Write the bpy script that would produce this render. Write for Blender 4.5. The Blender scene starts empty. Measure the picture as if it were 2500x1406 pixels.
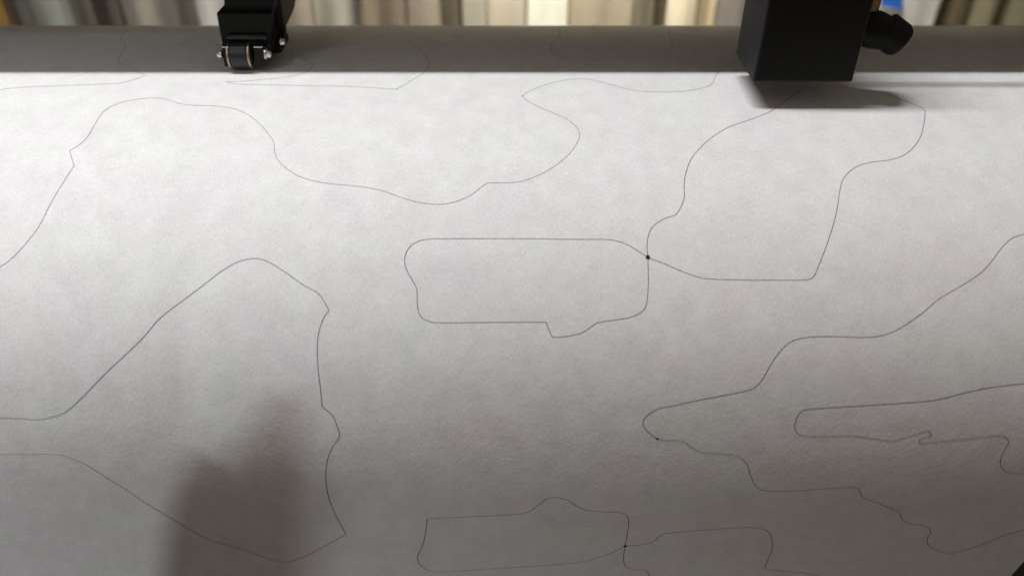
import bpy, bmesh, math, random
from mathutils import Vector, Matrix, noise as mnoise
random.seed(7)
R = math.radians
S = bpy.context.scene
COL = S.collection

# ------------------------------------------------------------------ camera
CZ = 1.15                       # camera height over the floor
PITCH = R(37.0)
FPX = 1962.0                    # focal length in photo pixels (2500 wide)
cam_d = bpy.data.cameras.new('camera')
cam = bpy.data.objects.new('camera', cam_d); COL.objects.link(cam)
cam.location = (0, 0, CZ)
cam.rotation_euler = (math.pi/2 - PITCH, 0, 0)
cam_d.sensor_width = 36.0
cam_d.lens = 36.0*FPX/2500.0
cam_d.clip_start = 0.01; cam_d.clip_end = 60
cam_d.dof.use_dof = True
cam_d.dof.focus_distance = 0.45
cam_d.dof.aperture_fstop = 4.6
S.camera = cam
# ------------------------------------------------------------------ world
W = bpy.data.worlds.new('World'); S.world = W; W.use_nodes = True
bg = W.node_tree.nodes['Background']
bg.inputs[0].default_value = (1.0, 0.85, 0.75, 1); bg.inputs[1].default_value = 0.165
S.view_settings.view_transform = 'Standard'; S.view_settings.look = 'None'
S.view_settings.exposure = 0.0; S.view_settings.gamma = 1.0
S.view_settings.use_curve_mapping = False
S.render.resolution_x = 1024; S.render.resolution_y = 575

def area(name, loc, target, size, power, colr, size_y=None):
    l = bpy.data.lights.new(name, 'AREA'); l.energy = power; l.color = colr
    l.shape = 'RECTANGLE' if size_y else 'DISK'; l.size = size
    if size_y: l.size_y = size_y
    o = bpy.data.objects.new(name, l); COL.objects.link(o)
    o.location = loc
    o.rotation_euler = (Vector(target)-Vector(loc)).to_track_quat('-Z', 'Y').to_euler()
    return o
# work lamp high over the left end of the plotter
k1 = area('ceiling_lamp', (-0.50, 0.470, CZ+1.35), (0.0, 0.45, CZ-0.25), 1.2, 28.0, (0.965, 0.98, 1.0), 0.10)
k1.rotation_euler = (0, 0, 0)      # a tube that runs along the machine
# cooler lamp behind the photographer's left shoulder
L2P = Vector((-0.95, -0.75, CZ+0.90))
l2 = area('side_lamp', L2P, (-0.50, 0.2, CZ-0.80), 0.11, 1.4, (0.86, 0.94, 1.0))
l2.data.spread = R(50)
# fill light added to brighten the hanging cloths
area('cloth_fill', (0.1, 0.93, CZ+0.75), (0.1, 1.50, CZ-0.45), 0.3, 17.0, (1.0, 0.93, 0.80)).data.spread = R(78)

# ------------------------------------------------------------------ helpers
def mat(name, base, rough=0.6, metal=0.0, spec=0.5, coat=0.0):
    m = bpy.data.materials.new(name); m.use_nodes = True
    b = m.node_tree.nodes['Principled BSDF']
    b.inputs['Base Color'].default_value = (*base, 1)
    b.inputs['Roughness'].default_value = rough
    b.inputs['Metallic'].default_value = metal
    b.inputs['Specular IOR Level'].default_value = spec
    b.inputs['Coat Weight'].default_value = coat
    return m
def noisy(m, scale, amt, bump=0.0, bdist=0.0005, stretch=(1,1,1), detail=4):
    """procedural value variation and bump in object space"""
    nt = m.node_tree; b = nt.nodes['Principled BSDF']
    tc = nt.nodes.new('ShaderNodeTexCoord'); mp = nt.nodes.new('ShaderNodeMapping')
    mp.inputs['Scale'].default_value = stretch
    n = nt.nodes.new('ShaderNodeTexNoise'); n.inputs['Scale'].default_value = scale; n.inputs['Detail'].default_value = detail
    nt.links.new(tc.outputs['Object'], mp.inputs[0]); nt.links.new(mp.outputs[0], n.inputs['Vector'])
    base = b.inputs['Base Color'].default_value[:3]
    cr = nt.nodes.new('ShaderNodeValToRGB')
    cr.color_ramp.elements[0].position = .3; cr.color_ramp.elements[1].position = .7
    cr.color_ramp.elements[0].color = (*[c*(1-amt) for c in base], 1)
    cr.color_ramp.elements[1].color = (*[min(1, c*(1+amt)) for c in base], 1)
    nt.links.new(n.outputs[0], cr.inputs[0]); nt.links.new(cr.outputs[0], b.inputs['Base Color'])
    if bump:
        bp = nt.nodes.new('ShaderNodeBump'); bp.inputs['Strength'].default_value = bump; bp.inputs['Distance'].default_value = bdist
        nt.links.new(n.outputs[0], bp.inputs['Height']); nt.links.new(bp.outputs[0], b.inputs['Normal'])
    return m
def link(name, bm, m, parent=None, smooth=False, loc=None):
    me = bpy.data.meshes.new(name); bm.to_mesh(me); bm.free()
    for mm in (m if isinstance(m, (list, tuple)) else [m]): me.materials.append(mm)
    o = bpy.data.objects.new(name, me); COL.objects.link(o)
    if parent is not None:
        o.parent = parent
        o.location = -parent.location if loc is None else loc
    elif loc is not None: o.location = loc
    if smooth:
        for p in me.polygons: p.use_smooth = True
    return o
def empty(name, loc, label, cat, group=None):
    o = bpy.data.objects.new(name, None); COL.objects.link(o); o.location = loc
    o.empty_display_size = .02
    return tag(o, label, cat, group)
def tag(o, label, cat, group=None):
    o['label'] = label; o['category'] = cat
    if group: o['group'] = group
    return o
def bevel(bm, w, seg=2):
    bmesh.ops.recalc_face_normals(bm, faces=bm.faces[:])
    es = [e for e in bm.edges if len(e.link_faces) == 2 and e.calc_face_angle(0) > R(25)]
    bmesh.ops.bevel(bm, geom=es, offset=w, segments=seg, affect='EDGES', profile=.6)
def box(bm, x0, x1, y0, y1, z0, z1):
    vs = [bm.verts.new(p) for p in ((x0,y0,z0),(x1,y0,z0),(x1,y1,z0),(x0,y1,z0),(x0,y0,z1),(x1,y0,z1),(x1,y1,z1),(x0,y1,z1))]
    for f in ((3,2,1,0),(4,5,6,7),(0,1,5,4),(1,2,6,5),(2,3,7,6),(3,0,4,7)): bm.faces.new([vs[i] for i in f])
    return vs
def prism_y(bm, pts, y0, y1):
    """outline in x,z extruded along y"""
    a = [bm.verts.new((x, y0, z)) for x, z in pts]; b = [bm.verts.new((x, y1, z)) for x, z in pts]
    n = len(pts)
    bm.faces.new(a); bm.faces.new(b[::-1])
    for i in range(n): bm.faces.new((a[i], b[i], b[(i+1) % n], a[(i+1) % n]))
def prism_x(bm, pts, x0, x1):
    """outline in y,z extruded along x"""
    a = [bm.verts.new((x0, y, z)) for y, z in pts]; b = [bm.verts.new((x1, y, z)) for y, z in pts]
    n = len(pts)
    bm.faces.new(a); bm.faces.new(b[::-1])
    for i in range(n): bm.faces.new((a[i], b[i], b[(i+1) % n], a[(i+1) % n]))
def lathe(bm, prof, c, axis, n=40):
    """prof: (along, radius) pairs"""
    ax = Vector(axis).normalized(); t = ax.orthogonal().normalized(); u = ax.cross(t); c = Vector(c)
    rings = []
    for a, r in prof:
        rings.append([bm.verts.new(c + ax*a + (t*math.cos(2*math.pi*k/n)+u*math.sin(2*math.pi*k/n))*max(r, 1e-5)) for k in range(n)])
    for i in range(len(rings)-1):
        for k in range(n):
            bm.faces.new((rings[i][k], rings[i][(k+1) % n], rings[i+1][(k+1) % n], rings[i+1][k]))
    bm.faces.new(rings[0][::-1]); bm.faces.new(rings[-1])
    bmesh.ops.recalc_face_normals(bm, faces=bm.faces[:])
def hexbolt(bm, c, axis, r, h):
    lathe(bm, [(0, r*1.0), (h*.88, r*1.0), (h, r*.9)], c, axis, 6)
def autosmooth(o, ang=35):
    me = o.data
    for p in me.polygons: p.use_smooth = True
    me.set_sharp_from_angle(angle=R(ang))
    return o

# photo pixel (2500 wide) -> direction of the ray in the room
CF = Vector((0, math.cos(PITCH), -math.sin(PITCH))); CU = Vector((0, math.sin(PITCH), math.cos(PITCH)))
def at(px, py, d):
    """point in the room seen at a photo pixel, at distance d in front of the camera (world y)"""
    r = CF + Vector((1,0,0))*((px-1250)/FPX) + CU*((703-py)/FPX)
    return Vector((0,0,CZ)) + r*(d/r.y)

# ------------------------------------------------------------------ paper profile over the platen
PT = [(.700,-.62),(.698,-.50),(.694,-.38),(.684,-.29),(.665,-.2495),(.640,-.2265),(.610,-.2096),(.585,-.2032),(.555,-.2005),
      (.520,-.2000),(.488,-.2002),(.4577,-.2011),(.4282,-.2033),(.4045,-.2069),(.3852,-.2117),(.3647,-.2200),(.3448,-.2326),
      (.3290,-.2471),(.3159,-.2636),(.3054,-.2822),(.2972,-.3036),(.2910,-.3284),(.2868,-.3569),(.2842,-.3901),(.2827,-.4281),
      (.2818,-.4800),(.2815,-.54),(.2815,-.62)]
def catmull(P, n):
    out = []
    Q = [P[0]] + list(P) + [P[-1]]
    for i in range(1, len(Q)-2):
        p0, p1, p2, p3 = (Vector(q) for q in Q[i-1:i+3])
        for k in range(n):
            t = k/n
            out.append(.5*((2*p1)+(p2-p0)*t+(2*p0-5*p1+4*p2-p3)*t*t+(3*p1-p0-3*p2+p3)*t**3))
    out.append(Vector(P[-1])); return out
prof = catmull(PT, 24)
arc = [0.0]
for a, b in zip(prof, prof[1:]): arc.append(arc[-1]+(b-a).length)
TOT = arc[-1]
def lut(s):
    s = min(max(s, 0), TOT-1e-6)
    lo, hi = 0, len(arc)-1
    while hi-lo > 1:
        m = (lo+hi)//2
        if arc[m] <= s: lo = m
        else: hi = m
    t = (s-arc[lo])/(arc[hi]-arc[lo])
    p = prof[lo].lerp(prof[hi], t); a = (prof[hi]-prof[max(lo-1,0)])
    return p, a.normalized()
def smooth01(a, b, x):
    t = min(max((x-a)/(b-a), 0), 1); return t*t*(3-2*t)
s_top = arc[9*24]
def wave(x, s):
    """slack in the sheet where it hangs over the front"""
    k = smooth01(s_top+.06, s_top+.24, s)
    w = .0011*math.sin(x*11+s*6+.7)*k + .0007*math.sin(x*23-s*13+2)*k
    w += .0010*(mnoise.noise(Vector((x*9, s*5, 3.1))))*k
    w += -.0012*math.exp(-((x+.165+(s-s_top-.2)*.1)/.011)**2)*smooth01(s_top+.08, s_top+.16, s)*(1-smooth01(s_top+.26, s_top+.34, s))
    return w
def surf(x, s, off=0.0):
    p, t = lut(s)
    nrm = Vector((-t.y, t.x)) if False else Vector((t.y, -t.x))
    # tangent runs towards the viewer; the outward normal is up on top and forward below
    nrm = Vector((t.y, -t.x)) if t.x < 0 else Vector((t.y, -t.x))
    w = wave(x, s)+off
    q = p + nrm*w
    return Vector((x, q.x, CZ+q.y))
# visible branch: lookup from the view angle to s
i0 = min(range(len(prof)), key=lambda i: -prof[i].y/prof[i].x if i < 16*24 and i > 3*24 else 9)
angs = [(-prof[i].y/prof[i].x, arc[i]) for i in range(i0, len(prof))]
def px2s(px, py):
    r = CF + CU*((703-py)/FPX); k = -r.z/r.y
    k = max(k, angs[0][0])
    lo, hi = 0, len(angs)-1
    while hi-lo > 1:
        m = (lo+hi)//2
        if angs[m][0] <= k: lo = m
        else: hi = m
    t = (k-angs[lo][0])/(angs[hi][0]-angs[lo][0]); s = angs[lo][1]+(angs[hi][1]-angs[lo][1])*t
    p, _ = lut(s)
    return ((px-1250)/FPX)*(p.x/r.y), s

# ------------------------------------------------------------------ materials
def paper_material():
    m = bpy.data.materials.new('plotter_paper'); m.use_nodes = True; nt = m.node_tree; N = nt.nodes; L = nt.links
    b = N['Principled BSDF']; b.inputs['Roughness'].default_value = .75; b.inputs['Specular IOR Level'].default_value = .25
    uv = N.new('ShaderNodeUVMap'); uv.uv_map = 'metres'
    def tex(scale, stretch, detail, rough=.6):
        mp = N.new('ShaderNodeMapping'); mp.inputs['Scale'].default_value = stretch
        n = N.new('ShaderNodeTexNoise'); n.inputs['Scale'].default_value = scale; n.inputs['Detail'].default_value = detail
        n.inputs['Roughness'].default_value = rough
        L.new(uv.outputs[0], mp.inputs[0]); L.new(mp.outputs[0], n.inputs['Vector']); return n
    fib = tex(1500, (1, .32, 1), 3, .7)       # long fibres
    grain = tex(1100, (1, 1, 1), 2)            # tooth of the sheet
    cloud = tex(70, (1, .75, 1), 6, .72)         # formation clouds
    tint = tex(24, (1, 1, 1), 3)
    def mth(op, a, bb):
        n = N.new('ShaderNodeMath'); n.operation = op
        for i, v in enumerate((a, bb)):
            if isinstance(v, (int, float)): n.inputs[i].default_value = v
            else: L.new(v, n.inputs[i])
        return n.outputs[0]
    v = mth('ADD', mth('MULTIPLY', mth('SUBTRACT', fib.outputs[0], .5), .52), mth('MULTIPLY', mth('SUBTRACT', cloud.outputs[0], .5), .38))
    v = mth('ADD', v, mth('MULTIPLY', mth('SUBTRACT', grain.outputs[0], .5), .26))
    v = mth('ADD', v, 1.0)
    cr = N.new('ShaderNodeValToRGB'); e = cr.color_ramp.elements
    e[0].position = .35; e[0].color = (.765, .728, .735, 1)
    e[1].position = .65; e[1].color = (.755, .760, .728, 1)
    L.new(tint.outputs[0], cr.inputs[0])
    mx = N.new('ShaderNodeVectorMath'); mx.operation = 'SCALE'
    L.new(cr.outputs[0], mx.inputs[0]); L.new(v, mx.inputs['Scale'])
    L.new(mx.outputs[0], b.inputs['Base Color'])
    bp = N.new('ShaderNodeBump'); bp.inputs['Strength'].default_value = .35; bp.inputs['Distance'].default_value = .00025
    L.new(fib.outputs[0], bp.inputs['Height'])
    bp2 = N.new('ShaderNodeBump'); bp2.inputs['Strength'].default_value = .35; bp2.inputs['Distance'].default_value = .0010
    L.new(cloud.outputs[0], bp2.inputs['Height']); L.new(bp.outputs[0], bp2.inputs['Normal'])
    L.new(bp2.outputs[0], b.inputs['Normal'])
    return m
def ink_material():
    m = bpy.data.materials.new('pen_ink'); m.use_nodes = True; nt = m.node_tree; N = nt.nodes; L = nt.links
    b = N['Principled BSDF']; b.inputs['Roughness'].default_value = .8; b.inputs['Specular IOR Level'].default_value = .1
    at_ = N.new('ShaderNodeAttribute'); at_.attribute_name = 'ink_load'
    tc = N.new('ShaderNodeTexCoord'); n = N.new('ShaderNodeTexNoise'); n.inputs['Scale'].default_value = 900; n.inputs['Detail'].default_value = 3
    L.new(tc.outputs['Object'], n.inputs['Vector'])
    ad = N.new('ShaderNodeMath'); ad.operation = 'MULTIPLY_ADD'; L.new(n.outputs[0], ad.inputs[0]); ad.inputs[1].default_value = .9; L.new(at_.outputs['Fac'], ad.inputs[2])
    mx = N.new('ShaderNodeMix'); mx.data_type = 'RGBA'
    mx.inputs[6].default_value = (.62, .60, .61, 1); mx.inputs[7].default_value = (.026, .022, .065, 1)
    sb = N.new('ShaderNodeMath'); sb.operation = 'SUBTRACT'; sb.inputs[1].default_value = .45; sb.use_clamp = True
    L.new(ad.outputs[0], sb.inputs[0]); L.new(sb.outputs[0], mx.inputs[0])
    L.new(mx.outputs[2], b.inputs['Base Color'])
    return m
M_paper = paper_material(); M_ink = ink_material()
M_black = noisy(mat('black_plastic', (.0045,.0045,.0035), .6, spec=.18), 300, .3, .15, .0002)
M_black2 = noisy(mat('olive_black_plastic', (.012,.011,.007), .6, spec=.22), 300, .3, .15, .0002)
M_side = noisy(mat('grey_black_plastic', (.024,.024,.026), .6, spec=.25), 300, .2, .1, .0002)
M_steel = mat('steel', (.55,.54,.52), .28, 1.0)
M_brass = noisy(mat('brass', (.46,.36,.23), .4, 1.0), 500, .15)
M_rubber = noisy(mat('rubber', (.012,.013,.015), .40, spec=.45), 700, .3, .25, .0002)
M_alu = noisy(mat('rail_grey', (.30,.29,.27), .45, spec=.4), 90, .1)
M_body = noisy(mat('machine_body', (.03,.03,.03), .55), 90, .15)
M_amber = mat('amber_brass', (.30,.17,.05), .4, .3)

# ------------------------------------------------------------------ setting
bm = bmesh.new(); box(bm, -4, 4, -3, 3.2, -.1, 0)
o = link('floor', bm, noisy(mat('floor_grey', (.12,.11,.10), .7), 12, .15)); o['kind'] = 'structure'
bm = bmesh.new(); box(bm, -4, 4, 1.62, 1.72, 0.004, 3.0)
o = link('wall', bm, noisy(mat('wall_taupe', (.18,.16,.13), .8), 20, .15, .2, .002)); o['kind'] = 'structure'

# ------------------------------------------------------------------ plotter body under the paper
pl = empty('pen_plotter', (0, .49, 0), 'dark wide pen plotter with rail and platen beneath the white paper', 'plotter')
ins = []
for s in [TOT*i/70 for i in range(71)]:
    p, t = lut(s); q = p - Vector((t.y, -t.x))*.004; ins.append((q.x, CZ+q.y))
bm = bmesh.new(); prism_x(bm, ins, -.9, .9)
autosmooth(link('platen', bm, M_body, pl))
bm = bmesh.new(); prism_x(bm, [(.499,CZ-.140),(.4932,CZ-.133),(.4932,CZ-.062),(.501,CZ-.054),(.572,CZ-.054),(.578,CZ-.062),(.578,CZ-.132),(.572,CZ-.140)], -.9, .9)
autosmooth(link('rail', bm, M_alu, pl), 20)
bm = bmesh.new(); box(bm, -.9, .9, .5785, .622, CZ-.072, CZ-.062); box(bm, -.9, .9, .6185, .622, CZ-.168, CZ-.0725)  # unseen plate added to keep the cloth light off the paper crest
link('light_baffle', bm, M_body, pl)
for sx in (-1, 1):
    bm = bmesh.new(); prism_y(bm, [(sx*.90,CZ-.60),(sx*1.0,CZ-.60),(sx*1.0,CZ-.03),(sx*.90,CZ-.03)], .33, .72)
    bevel(bm, .012, 3); autosmooth(link('end_cover', bm, M_body, pl))
    bm = bmesh.new(); box(bm, sx*.80-.03, sx*.80+.03, .46, .53, .04, CZ-.601); bevel(bm, .004)
    link('leg', bm, M_alu, pl)
    bm = bmesh.new(); box(bm, sx*.80-.035, sx*.80+.035, .20, .80, 0.002, .04); bevel(bm, .006)
    link('foot', bm, M_alu, pl)

# ------------------------------------------------------------------ the sheet with its drawn outlines
bm = bmesh.new(); uvl = bm.loops.layers.uv.new('metres'); dens = bm.loops.layers.float_color.new('ink_load')
NX, NS = 320, 400
XL, XR = -.62, .62
def xr(s):
    # the lower right corner of the sheet is cut off on a slant
    xa, sa = px2s(2506, 1363); xb, sb = px2s(2466, 1410)
    if s <= sa-.004: return XR
    if s <= sa: return XR+(xa-XR)*smooth01(sa-.004, sa, s) if False else XR
    return XR
grid = []
xa, sa = px2s(2500, 1371); xb, sb_ = px2s(2468, 1406)
slope = (xb-xa)/(sb_-sa)
def xmax(s):
    return min(XR, xa+slope*(s-sa)) if s > sa-(XR-xa)/abs(slope) else XR
for j in range(NS+1):
    s = .06+(TOT-.10)*j/NS; row = []
    X1 = max(xmax(s), -.3)
    for i in range(NX+1):
        x = XL+(X1-XL)*i/NX
        row.append((bm.verts.new(surf(x, s)), x, s))
    grid.append(row)
for j in range(NS):
    for i in range(NX):
        q = (grid[j][i], grid[j+1][i], grid[j+1][i+1], grid[j][i+1])
        f = bm.faces.new([k[0] for k in q]); f.smooth = True; f.material_index = 0
        for lp, k in zip(f.loops, q): lp[uvl].uv = (k[1], k[2])
C = None   # a None inside a list marks the vertex before it as a sharp corner
LINES = [
 # long wavy outline across the top
 [(-12,660),(0,652),(20,640),(45,617),(75,583),(100,548),(130,490),(165,433),(182,407),C,(176,388),(171,370),C,(195,355),(215,335),(232,305),(250,277),(270,262),(300,250),(330,244),(365,240),(400,242),(440,254),(475,258),(520,259),(560,264),(590,273),(615,287),(640,310),(662,337),(669,352),(670,370),(678,390),(695,408),(720,425),(750,437),(800,447),(870,453),(930,463),(980,480),(1020,491),(1070,496),(1110,490),(1150,473),(1185,447),(1200,444),(1240,444),(1275,440),(1310,428),(1350,407),(1385,380),(1405,355),(1415,332),(1408,312),(1385,292),(1350,276),(1320,264),(1290,248),(1275,236),C,(1290,225),(1340,205),(1400,194),(1440,195),(1490,207),(1540,220),(1600,225),(1660,224),(1710,217),(1738,206),(1745,190),(1757,174),(1777,160),(1805,143),(1850,120)],
 # right hand piece
 [(1582,627),C,(1580,600),(1582,580),(1590,558),(1605,543),(1625,532),(1650,523),(1665,500),(1671,478),(1670,455),(1674,425),(1685,393),(1700,372),(1730,342),(1775,313),(1830,293),(1870,278),(1905,258),(1930,238),(1960,220),(2000,212),(2070,214),(2150,228),(2190,240),(2230,255),(2255,268),(2258,280),(2255,305),(2247,335),(2230,360),(2205,380),(2170,391),(2130,396),(2090,408),(2060,435),(2050,465),(2045,500),(2035,545),(2015,605),(1997,650),(1985,675),(1965,683),(1900,684),(1800,683),(1720,679),(1670,664),(1620,642),(1582,627),(1540,600),(1510,588),(1480,583),(1400,582),(1250,580),(1100,580),(1040,582),(1010,592),(993,610),(987,635),(993,660),(1010,690),(1017,710),(1018,745),(1025,770),(1045,784),(1080,788),(1200,787),(1333,786),C,(1340,805),(1349,824),C,(1380,822),(1420,813),(1445,797),(1462,787),(1500,781),(1540,774),(1565,762),(1578,745),(1583,700),(1583,660),(1582,627)],
 # lower left piece
 [(-12,1019),(0,1019),(50,1021),(90,1024),(130,1017),(160,1005),(200,970),(255,913),(310,862),(350,823),(390,777),(440,737),(490,700),(540,663),(580,640),(620,631),(650,637),(690,660),(740,695),(775,715),(790,735),(803,758),C,(790,775),(778,810),(774,850),(776,900),(782,950),(786,992),C,(800,1003),(812,1015),(822,1038),(828,1065),(812,1090),(800,1120),(795,1160),(800,1205),(815,1250),(835,1288),(845,1305),C,(800,1330),(750,1358),(720,1370),(695,1375),(660,1370),(610,1351),(560,1336),(510,1322),(460,1296),(410,1266),(360,1236),(310,1202),(260,1170),(210,1138),(160,1116),(120,1110),(60,1109),(0,1108),(-12,1108)],
 # stepped outline on the right
 [(2512,570),(2500,572),(2470,582),(2445,605),(2420,638),(2395,665),(2350,695),(2290,730),(2260,756),(2220,785),(2180,808),(2140,820),(2100,822),(2020,820),(1970,822),(1935,830),(1910,848),(1885,880),(1862,920),(1845,940),(1825,950),(1760,964),(1700,976),(1640,990),(1605,998),(1580,1015),(1570,1032),(1578,1050),(1605,1071),C,(1630,1074),(1665,1075),(1690,1092),(1715,1102),(1760,1104),(1795,1108),(1815,1120),(1825,1135),(1830,1155),(1845,1182),(1870,1193),(1940,1193),(2020,1186),(2085,1184),(2097,1195),(2105,1208),(2150,1225),(2190,1242),(2197,1258),(2215,1270),(2255,1278),(2270,1290),(2262,1305),(2262,1322),(2280,1335),(2310,1345),(2340,1342),(2400,1325),(2450,1305),(2512,1290)],
 # sleeve like outline at the right edge
 [(2512,933),(2500,934),(2460,938),(2400,946),(2340,959),(2280,973),(2200,980),(2100,986),(1990,993),(1960,997),(1945,1012),(1938,1035),(1942,1050),(1960,1059),(2000,1060),(2080,1059),(2130,1066),(2175,1072),C,(2210,1062),(2265,1046),C,(2271,1059),C,(2242,1067),C,(2241,1077),C,(2320,1071),(2400,1063),(2440,1060),(2455,1066),(2460,1078),(2448,1100),(2440,1125),(2450,1145),(2470,1153),(2500,1155),(2512,1156)],
 # bottom pieces
 [(1044,1266),C,(1150,1261),(1250,1257),(1290,1250),(1310,1237),(1335,1220),(1357,1216),(1385,1222),(1415,1240),(1445,1248),(1510,1251),(1530,1258),(1535,1275),(1530,1310),(1526,1331),(1522,1360),(1526,1378),(1545,1387),(1570,1388),(1582,1395),(1588,1412)],
 [(1526,1331),(1480,1353),(1420,1370),(1350,1377),(1200,1386),(1080,1394),(1040,1388),(1022,1372),(1020,1355),(1030,1335),(1038,1305),(1042,1275),(1044,1266)],
 [(1526,1331),(1560,1329),(1590,1322),(1615,1304),(1640,1298),(1700,1292),(1780,1285),(1840,1283),(1870,1290),(1883,1310),(1882,1340),(1870,1370),(1868,1383),(1900,1388),(1960,1393),(2000,1402),(2012,1410)],
 # outlines running up under the rail
 [(-12,221),(0,220),(40,215),(100,212),(200,208),(280,205),(310,200),(355,186),C,(330,172),(295,155),(288,147),(297,132),(308,118),(303,105),(295,98),(300,85),(312,74)],
 [(555,201),C,(580,206),(700,209),(850,212),(968,219),C,(1000,200),(1035,178),(1048,160),(1045,145),(1025,122),(1000,105),(975,98),(900,106),(820,112),(740,120),(712,128),(715,137),(740,145),(760,155),(762,165),(740,180),(690,190),(620,197),(555,201)],
 [(1363,72),(1367,88),(1350,105),(1344,120),(1355,134),(1400,142),(1460,146),(1540,136),(1600,128),(1635,122),(1642,110),(1635,90),(1632,72)],
]
def resample(line):
    segs, cur = [], []
    for q in line:
        if q is None:
            segs.append(cur); cur = [cur[-1]]
        else: cur.append(q)
    segs.append(cur)
    out = []
    for sg in segs:
        if len(sg) < 2: continue
        pts = []
        Q = [sg[0]]+sg+[sg[-1]]
        for i in range(1, len(Q)-2):
            p0, p1, p2, p3 = (Vector(q) for q in Q[i-1:i+3])
            n = max(2, int((p2-p1).length/4))
            for k in range(n):
                t = k/n
                pts.append(.5*((2*p1)+(p2-p0)*t+(2*p0-5*p1+4*p2-p3)*t*t+(3*p1-p0-3*p2+p3)*t**3))
        pts.append(Vector(sg[-1]))
        out.append(pts)
    return out
INKOFF = .00013
INKK = [.50, .80, .80, .74, .70, .85, .85, .85, .5, .5, .5]  # upper outlines paler: glare on the bright sheet put into the ink
for li, line in enumerate(LINES):
    for pts in resample(line):
        xs = [Vector(px2s(p.x, p.y)) for p in pts]
        left, right, dn = [], [], []
        for i, p in enumerate(xs):
            t = (xs[min(i+1, len(xs)-1)]-xs[max(i-1, 0)]).normalized()
            n = Vector((-t.y, t.x))
            horiz = abs(t.x)
            wd = .00036+.00012*horiz**2
            left.append(p+n*wd*.5); right.append(p-n*wd*.5)
            dn.append(INKK[li]*(.98-.60*horiz**2)+.09*mnoise.noise(Vector((p.x*60, p.y*60, 0))))
        va = [bm.verts.new(surf(q.x, q.y, INKOFF)) for q in left]
        vb = [bm.verts.new(surf(q.x, q.y, INKOFF)) for q in right]
        for i in range(len(xs)-1):
            f = bm.faces.new((va[i], va[i+1], vb[i+1], vb[i])); f.material_index = 1; f.smooth = True
            for lp, k in zip(f.loops, (i, i+1, i+1, i)): lp[dens] = (dn[k],)*3+(1,)
for (px, py, r) in ((1582,627,.0011),(1526,1331,.0009),(1605,1071,.0006),(1275,236,.0004),(555,201,.0003),(968,219,.0003)):
    x, s = px2s(px, py)
    vs = [bm.verts.new(surf(x+r*math.cos(a)*(1+.15*math.sin(3*a)), s+r*math.sin(a), INKOFF*2.5)) for a in [2*math.pi*k/14 for k in range(14)]]
    f = bm.faces.new(vs); f.material_index = 1
    for lp in f.loops: lp[dens] = (1.2, 1.2, 1.2, 1)
paper = link('plotter_paper', bm, [M_paper, M_ink])
tag(paper, 'white plotter paper draped over the platen with thin pen outlines of pattern pieces', 'paper')

# ------------------------------------------------------------------ pinch roller assembly on the left
FZ = CZ-.2
foot = empty('pinch_roller_unit', (at(597,172,.5).x, .50, FZ+.0004), 'black pinch roller unit with steel bolts pressing on the paper', 'pinch roller')
def poly_at(pts, d): return [(at(a, b, d).x, at(a, b, d).z) for a, b in pts]
d0 = .501
# bracket that goes up to the rail
bm = bmesh.new()
prism_y(bm, poly_at([(546,-70),(672,-70),(668,31),(547,31)], d0+.003), d0+.003, .565); bevel(bm, .0006)
link('bracket', bm, M_black, foot)
# swelling side plate, olive black
bm = bmesh.new()
xs0 = at(664,60,d0).x
X = xs0+.0035
def on_side(px, py):
    D = abs(X)*FPX/(1250-px); v = (703-py)/FPX*D
    return (D*math.cos(PITCH)+v*math.sin(PITCH), CZ-D*math.sin(PITCH)+v*math.cos(PITCH))
sp = [on_side(*q) for q in ((716,-45),(721,-15),(722,2),(720,18),(714,34),(706,50),(699,64),(696,78),(695,92),(690,104),(682,112))]
sp += [(.516, sp[-1][1]), (.516, sp[0][1])]
prism_x(bm, sp, xs0-.001, X); bevel(bm, .0006)
link('side_plate', bm, M_black2, foot)
# housing: stepped front, drawn in at the foot
bm = bmesh.new()
prism_y(bm, poly_at([(528,33),(663,33),(662,112),(543,112)], d0), d0, .535); bevel(bm, .0006)
hs = link('housing', bm, M_black, foot)
bm = bmesh.new(); a = at(556,90,d0); b = at(652,90,d0)
lathe(bm, [(0,.0012),(.001,.0019),((b-a).length-.001,.0019),((b-a).length,.0012)], a+Vector((0,-.0006,0)), (1,0,0), 24)
autosmooth(link('lip', bm, M_rubber, hs, loc=(0,0,0)), 50)
# lower cross frame behind the roller
bm = bmesh.new()
prism_y(bm, poly_at([(541,112.5),(684,112.5),(686,130),(668,130),(655,150),(548,150)], .516), .516, .540); bevel(bm, .0006)
link('rear_frame', bm, M_black, foot)
# fork arms either side of the roller
dA = .4950
for nm, pts in (('fork_arm', [(541,117),(555,117),(557,150),(563,163),(549,164),(543,134)]),
                ('fork_arm', [(619,117),(640,117),(648,126),(650,148),(641,164),(625,169),(620,150)])):
    bm = bmesh.new(); prism_y(bm, poly_at(pts, dA), dA, .5158); bevel(bm, .0005)
    link(nm, bm, M_black2 if pts[0][0] > 600 else M_black, foot)
for pts in (((541,114),(557,114)), ((619,114),(640,114))):  # thin bright strips standing in for reflections along the arm tops
    a, b = at(*pts[0], dA), at(*pts[1], dA)
    bm = bmesh.new(); box(bm, a.x, b.x, dA-.0004, dA+.010, at(600,117,dA).z+.0001, at(600,117,dA).z+.0007)
    link('fork_glint', bm, M_steel, foot)
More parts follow.
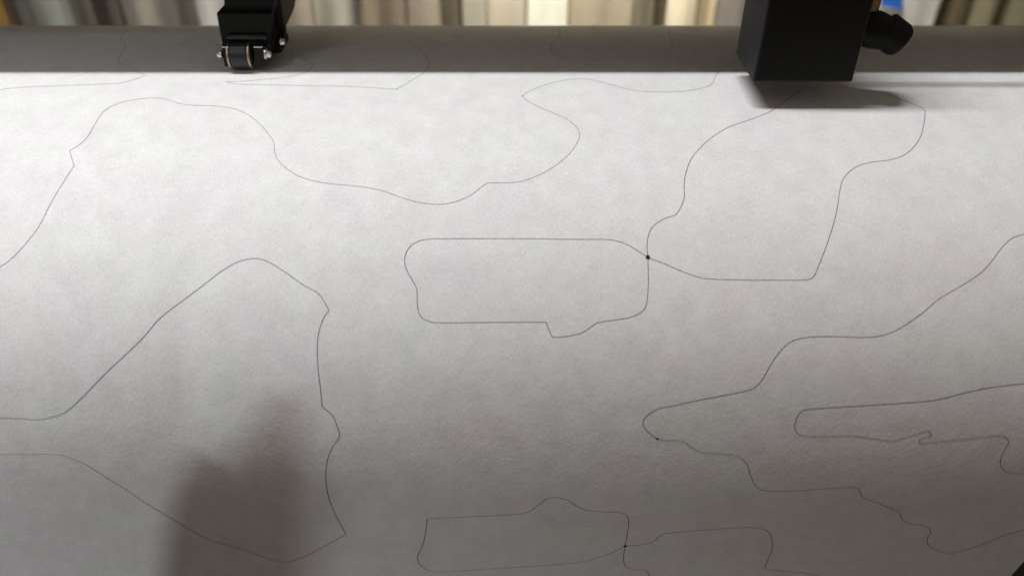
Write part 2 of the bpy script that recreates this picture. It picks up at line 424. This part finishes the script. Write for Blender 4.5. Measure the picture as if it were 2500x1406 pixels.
# roller
xc0, xc1 = at(569,140,.500).x, at(612,140,.500).x
RW = .0092; wc = Vector((0, .5012, FZ+RW+.0003))
bm = bmesh.new(); w_ = xc1-xc0
lathe(bm, [(0,.0035),(0.0,RW-.0007),(.0007,RW),(w_-.0007,RW),(w_,RW-.0007),(w_,.0035)], (xc0, wc.y, wc.z), (1,0,0), 64)
wheel = autosmooth(link('roller', bm, M_rubber, foot), 40)
for xx in (xc0-.0016, xc1+.0001):
    bm = bmesh.new(); lathe(bm, [(0,RW*.92),(.0003,RW*.96),(.0012,RW*.96),(.0015,RW*.92)], (xx, wc.y-.0006, wc.z), (1,0,0), 48)
    autosmooth(link('washer', bm, M_brass, wheel, loc=(0,0,0)), 40)
# axle ends: nut and washer left and right, a second pair higher up
def nut(px, py, d, sgn, r, h, nm='bolt', wr=1.15):
    p = at(px, py, d) if d else Vector((X, *on_side(px, py)))
    bm = bmesh.new()
    lathe(bm, [(-.0002,r*wr),(.0006,r*wr)], p, (sgn,0,0), 30)
    hexbolt(bm, p+Vector((sgn*.0006,0,0)), (sgn,0,0), r, h)
    lathe(bm, [(0,r*.62),(h*.3,r*.6)], p+Vector((sgn*(h+.0002),0,0)), (sgn,0,0), 16)
    autosmooth(link(nm, bm, M_steel, foot), 30)
nut(542, 133, .497, -1, .0021, .0022)
nut(649, 133, .4965, 1, .0023, .0026, wr=1.5)
nut(686, 103, None, 1, .0019, .0018)
nut(542, 104, .515, -1, .0010, .0008)

# ------------------------------------------------------------------ pen carriage on the right
DC = .4455
cl, crr = at(1837,202,DC), at(2081,202,DC)
car = empty('pen_carriage', ((cl.x+crr.x)/2, DC+.03, cl.z), 'black box shaped pen carriage with round knob hanging above the paper', 'pen carriage')
bm = bmesh.new()
box(bm, cl.x, crr.x, DC, DC+.0445, cl.z, CZ-.085); bevel(bm, .0016, 3)
autosmooth(link('housing', bm, M_side, car))
bm = bmesh.new()
box(bm, cl.x+.0015, crr.x-.0012, DC-.0012, DC+.002, cl.z+.0015, CZ-.086); bevel(bm, .0008, 2)
autosmooth(link('front_cover', bm, M_black, car))
bm = bmesh.new(); box(bm, cl.x+.006, crr.x-.006, DC+.0446, .4929, CZ-.132, CZ-.090); bevel(bm, .001)
link('slider', bm, M_side, car)
# knob arm and knob on the right side
k0 = at(2098,62,DC+.016); k1 = at(2180,88,DC+.012)
ax = (k1-k0).normalized(); Lk = (k1-k0).length
bm = bmesh.new()
lathe(bm, [(-.006,.0108),(Lk*.5,.0106),(Lk*.85,.0092)], k0, ax, 36)
autosmooth(link('knob_stem', bm, M_black, car), 40)
bm = bmesh.new()
ax2 = Vector((ax.x, -.25, ax.z-.35)).normalized()
lathe(bm, [(-.0075,.008),(-.0065,.0100),(.004,.0100),(.0065,.0086),(.0072,.005)], k1, ax2, 40)
autosmooth(link('knob', bm, M_black, car), 30)
bm = bmesh.new(); p = at(2122,22,DC+.016)
lathe(bm, [(0,.0052),(.016,.0052),(.018,.0040),(.05,.0040)], p, (0,0,1), 28)
autosmooth(link('pen_holder', bm, M_amber, car), 40)
# ribbon cable from the carriage to the right end cover
bm = bmesh.new()
prism_x(bm, [(.4740,CZ-.088),(.4775,CZ-.088),(.4775,CZ-.0872),(.4740,CZ-.0872)], crr.x+.0005, .897)
rc = link('ribbon_cable', bm, M_body)
tag(rc, 'flat dark ribbon cable running from the carriage to the right end of the machine', 'cable')

# ------------------------------------------------------------------ hanging cloths behind the machine
def cloth_mat(name, c):
    m = mat(name, c, .9, spec=.15)
    return noisy(m, 26, .10, .2, .002, (1,1,.35), 5)
# px start, px end, colour, extra depth, fold amplitude, label
CL = [(-70,14,(.60,.36,.03),-.02,.004,'ochre yellow cloth at the far left of the rack','ochre_cloth'),
 (10,32,(.52,.48,.37),.02,.003,'narrow cream cloth beside the ochre one',''),
 (26,70,(.20,.20,.16),.0,.006,'narrow grey green cloth between cream cloth and stained white one',''),
 (60,172,(.62,.64,.55),.02,.005,'greenish white cloth with a yellow stain, left part of the rack',''),
 (165,232,(.30,.27,.21),.0,.010,'taupe cloth right of the stained white one',''),
 (225,300,(.22,.19,.145),.015,.012,'darker taupe cloth with deep folds, left of the light tan cloth',''),
 (290,442,(.43,.38,.31),.0,.006,'light tan cloth left of the narrow dark edged cloth',''),
 (432,482,(.19,.165,.125),-.03,.006,'narrow dark taupe cloth left of the white cloth by the roller unit',''),
 (470,610,(.80,.80,.76),.03,.003,'plain white cloth directly behind the left of the pinch roller unit',''),
 (600,765,(.35,.29,.23),.0,.009,'pinkish tan cloth right behind the pinch roller unit',''),
 (755,890,(.42,.40,.32),.02,.007,'grey beige cloth right of the pinkish tan one',''),
 (880,1000,(.23,.18,.12),.0,.012,'brown cloth left of the middle of the rack',''),
 (990,1080,(.33,.28,.21),-.01,.006,'taupe cloth just left of the dark brown fold',''),
 (1068,1130,(.14,.11,.07),.0,.008,'narrow dark brown cloth left of the grey beige pair',''),
 (1126,1190,(.42,.39,.30),-.02,.004,'grey beige cloth right of the narrow dark brown one',''),
 (1180,1292,(.53,.47,.36),.01,.006,'beige cloth left of the brightest cream cloth',''),
 (1284,1390,(.80,.74,.60),-.01,.003,'brightest cream cloth in the middle of the rack',''),
 (1384,1556,(.40,.34,.23),.01,.008,'wide tan cloth right of the brightest cream cloth',''),
 (1548,1600,(.20,.17,.105),-.01,.006,'dark taupe cloth right of the wide tan one',''),
 (1590,1632,(.085,.062,.03),.03,.004,'nearly black brown cloth between dark taupe and light cream',''),
 (1626,1704,(.72,.64,.46),-.01,.006,'light cream cloth left of the pen carriage',''),
 (1698,1762,(.60,.48,.29),.01,.007,'warm tan cloth beside the pen carriage',''),
 (1752,1860,(.22,.19,.17),.0,.008,'grey cloth half hidden by the left of the pen carriage',''),
 (1850,2150,(.33,.24,.12),.03,.012,'brown cloth hidden behind the pen carriage',''),
 (2120,2296,(.78,.76,.66),.0,.002,'white sheet with a blue tape square right of the pen carriage',''),
 (2284,2392,(.165,.125,.055),.02,.008,'dark olive brown cloth right of the white taped sheet',''),
 (2380,2620,(.31,.265,.15),.0,.010,'olive tan cloth at the far right of the rack','')]
GRP = 'cloths hanging from the rack behind the plotter'
zt, zb = CZ+.36, CZ-.95
for i, (p0, p1, c, dd, amp, lab, _) in enumerate(CL):
    gm = sum(c)/3; c = tuple(min(.82, (v*.8+gm*.2)*1.12+.02) for v in c)
    D = 1.32+dd; k = 1962/((D*math.cos(PITCH))+(.42*math.sin(PITCH)))
    x0, x1 = (p0-1250)/k, (p1-1250)/k; wdt = x1-x0
    bm = bmesh.new(); nx = max(14, int(wdt/.004)); nz = 26; g = []
    nf = max(.7, wdt/.065); ph = random.random()*6
    hang = random.uniform(-.12, .12)
    for j in range(nz+1):
        v = j/nz; z = zt+(zb+hang-zt)*v; row = []
        for a in range(nx+1):
            u = a/nx
            fold = amp*(.35+.65*v)*(math.sin(2*math.pi*nf*u+ph+.5*math.sin(v*3+ph))+.2*math.sin(2*math.pi*nf*1.7*u+ph*2+v))
            edge = .004*mnoise.noise(Vector((v*4, i*3.3, u)))
            row.append(bm.verts.new((x0+wdt*u+edge, D+fold, z)))
        g.append(row)
    for j in range(nz):
        for a in range(nx):
            f = bm.faces.new((g[j][a], g[j+1][a], g[j+1][a+1], g[j][a+1])); f.smooth = True
    bmesh.ops.solidify(bm, geom=bm.faces[:], thickness=.0012)
    o = link('hanging_cloth', bm, cloth_mat('cloth', c)); tag(o, lab, 'cloth', GRP)
bm = bmesh.new()
lathe(bm, [(0,.014),(3.0,.014)], (-1.5, 1.32, zt+.020), (1,0,0), 24)
tag(autosmooth(link('clothes_rail', bm, M_steel)), 'steel clothes rail above the hanging cloths', 'rail')
# blue tape
bm = bmesh.new()
q = [at(2150,-40,1.305), at(2206,-40,1.305), at(2204,26,1.305), at(2152,14,1.305)]
prism_y(bm, [(v.x, v.z) for v in q], 1.3040, 1.3052)
tag(link('blue_tape', bm, noisy(mat('blue_tape', (.012,.10,.42), .6), 60, .15)), 'bright blue tape piece stuck on the white sheet', 'tape')

# ------------------------------------------------------------------ the photographer's left hand, whose shadow falls on the sheet
def occ(px, py, t, dt=0):
    x, s_ = px2s(px, min(py, 1500)); p = surf(x, s_)
    if py > 1500: p = p + Vector((0, 0, -(py-1500)/4400))
    return p + (L2P-p).normalized()*t
def skinned(name, chains, m, parent=None, lv=2):
    """chains: lists of (point, radius); chain heads snap onto the first chain's vertices"""
    vs, es, rd = [], [], []
    for ci, (root, ch) in enumerate(chains):
        prev = root
        for p, r in ch:
            vs.append(p); rd.append(r)
            if prev is not None: es.append((prev, len(vs)-1))
            prev = len(vs)-1
    me = bpy.data.meshes.new(name); me.from_pydata([tuple(v) for v in vs], es, []); 
    o = bpy.data.objects.new(name, me); COL.objects.link(o)
    md = o.modifiers.new('skin', 'SKIN'); md.use_smooth_shade = True
    if not me.skin_vertices:
        bm_ = bmesh.new(); bm_.from_mesh(me); bm_.verts.layers.skin.verify(); bm_.to_mesh(me); bm_.free()
    for i, sv in enumerate(me.skin_vertices[0].data):
        sv.radius = (rd[i] if isinstance(rd[i], tuple) else (rd[i], rd[i])); sv.use_root = (i == 0)
    sd = o.modifiers.new('sub', 'SUBSURF'); sd.levels = lv; sd.render_levels = lv
    me.materials.append(m)
    if parent is not None: o.parent = parent; o.location = -parent.location
    return o
M_skin = noisy(mat('skin', (.50,.30,.21), .5), 160, .08, .2, .0004)
M_sleeve = noisy(mat('navy_sleeve', (.03,.035,.05), .9), 400, .25, .3, .0006)
T = .27
wr = occ(650, 1860, T+.03); fa = occ(740, 2500, T+.12)
ch = [(None, [(wr, .026), (occ(640,1720,T+.01), .026), (occ(600,1600,T), .030)])]
ch[0][1].insert(0, (wr.lerp(fa,.35), .027))
base = 3
def finger(bx, by, tx, ty, r, curl, tt):
    a = occ(bx, by, T+(tt-T)*.35); b = occ(tx, ty, tt); n = (L2P-b).normalized()
    q1, q2 = a.lerp(b,.45)+n*curl*.6, a.lerp(b,.76)+n*curl*.8
    return [(a, r*1.12), (q1, r*1.02), (q2, r*.94), (b, r*.72)]
ch += [(base, finger(455,1480,520,1112,.0105,.006,.19)), (base, finger(545,1450,632,1085,.0084,.010,.27)),
       (base, finger(628,1440,717,955,.0094,.010,.27)), (base, finger(700,1480,770,1120,.0076,.012,.46)),
       (1, [(occ(560,1740,T-.02), .015), (occ(470,1660,T-.035), .012), (occ(415,1540,T-.045), .0095)])]
per = empty('person', (wr.x, wr.y, wr.z), 'left hand and sleeved forearm of the person taking the photo, shading the paper', 'person')
skinned('hand', ch, M_skin, per)
skinned('sleeve', [(None, [(wr.lerp(fa,.30), .034), (wr.lerp(fa,.6), .040), (fa, .050), (fa+Vector((.12,-.25,-.10)), .058)])], M_sleeve, per)
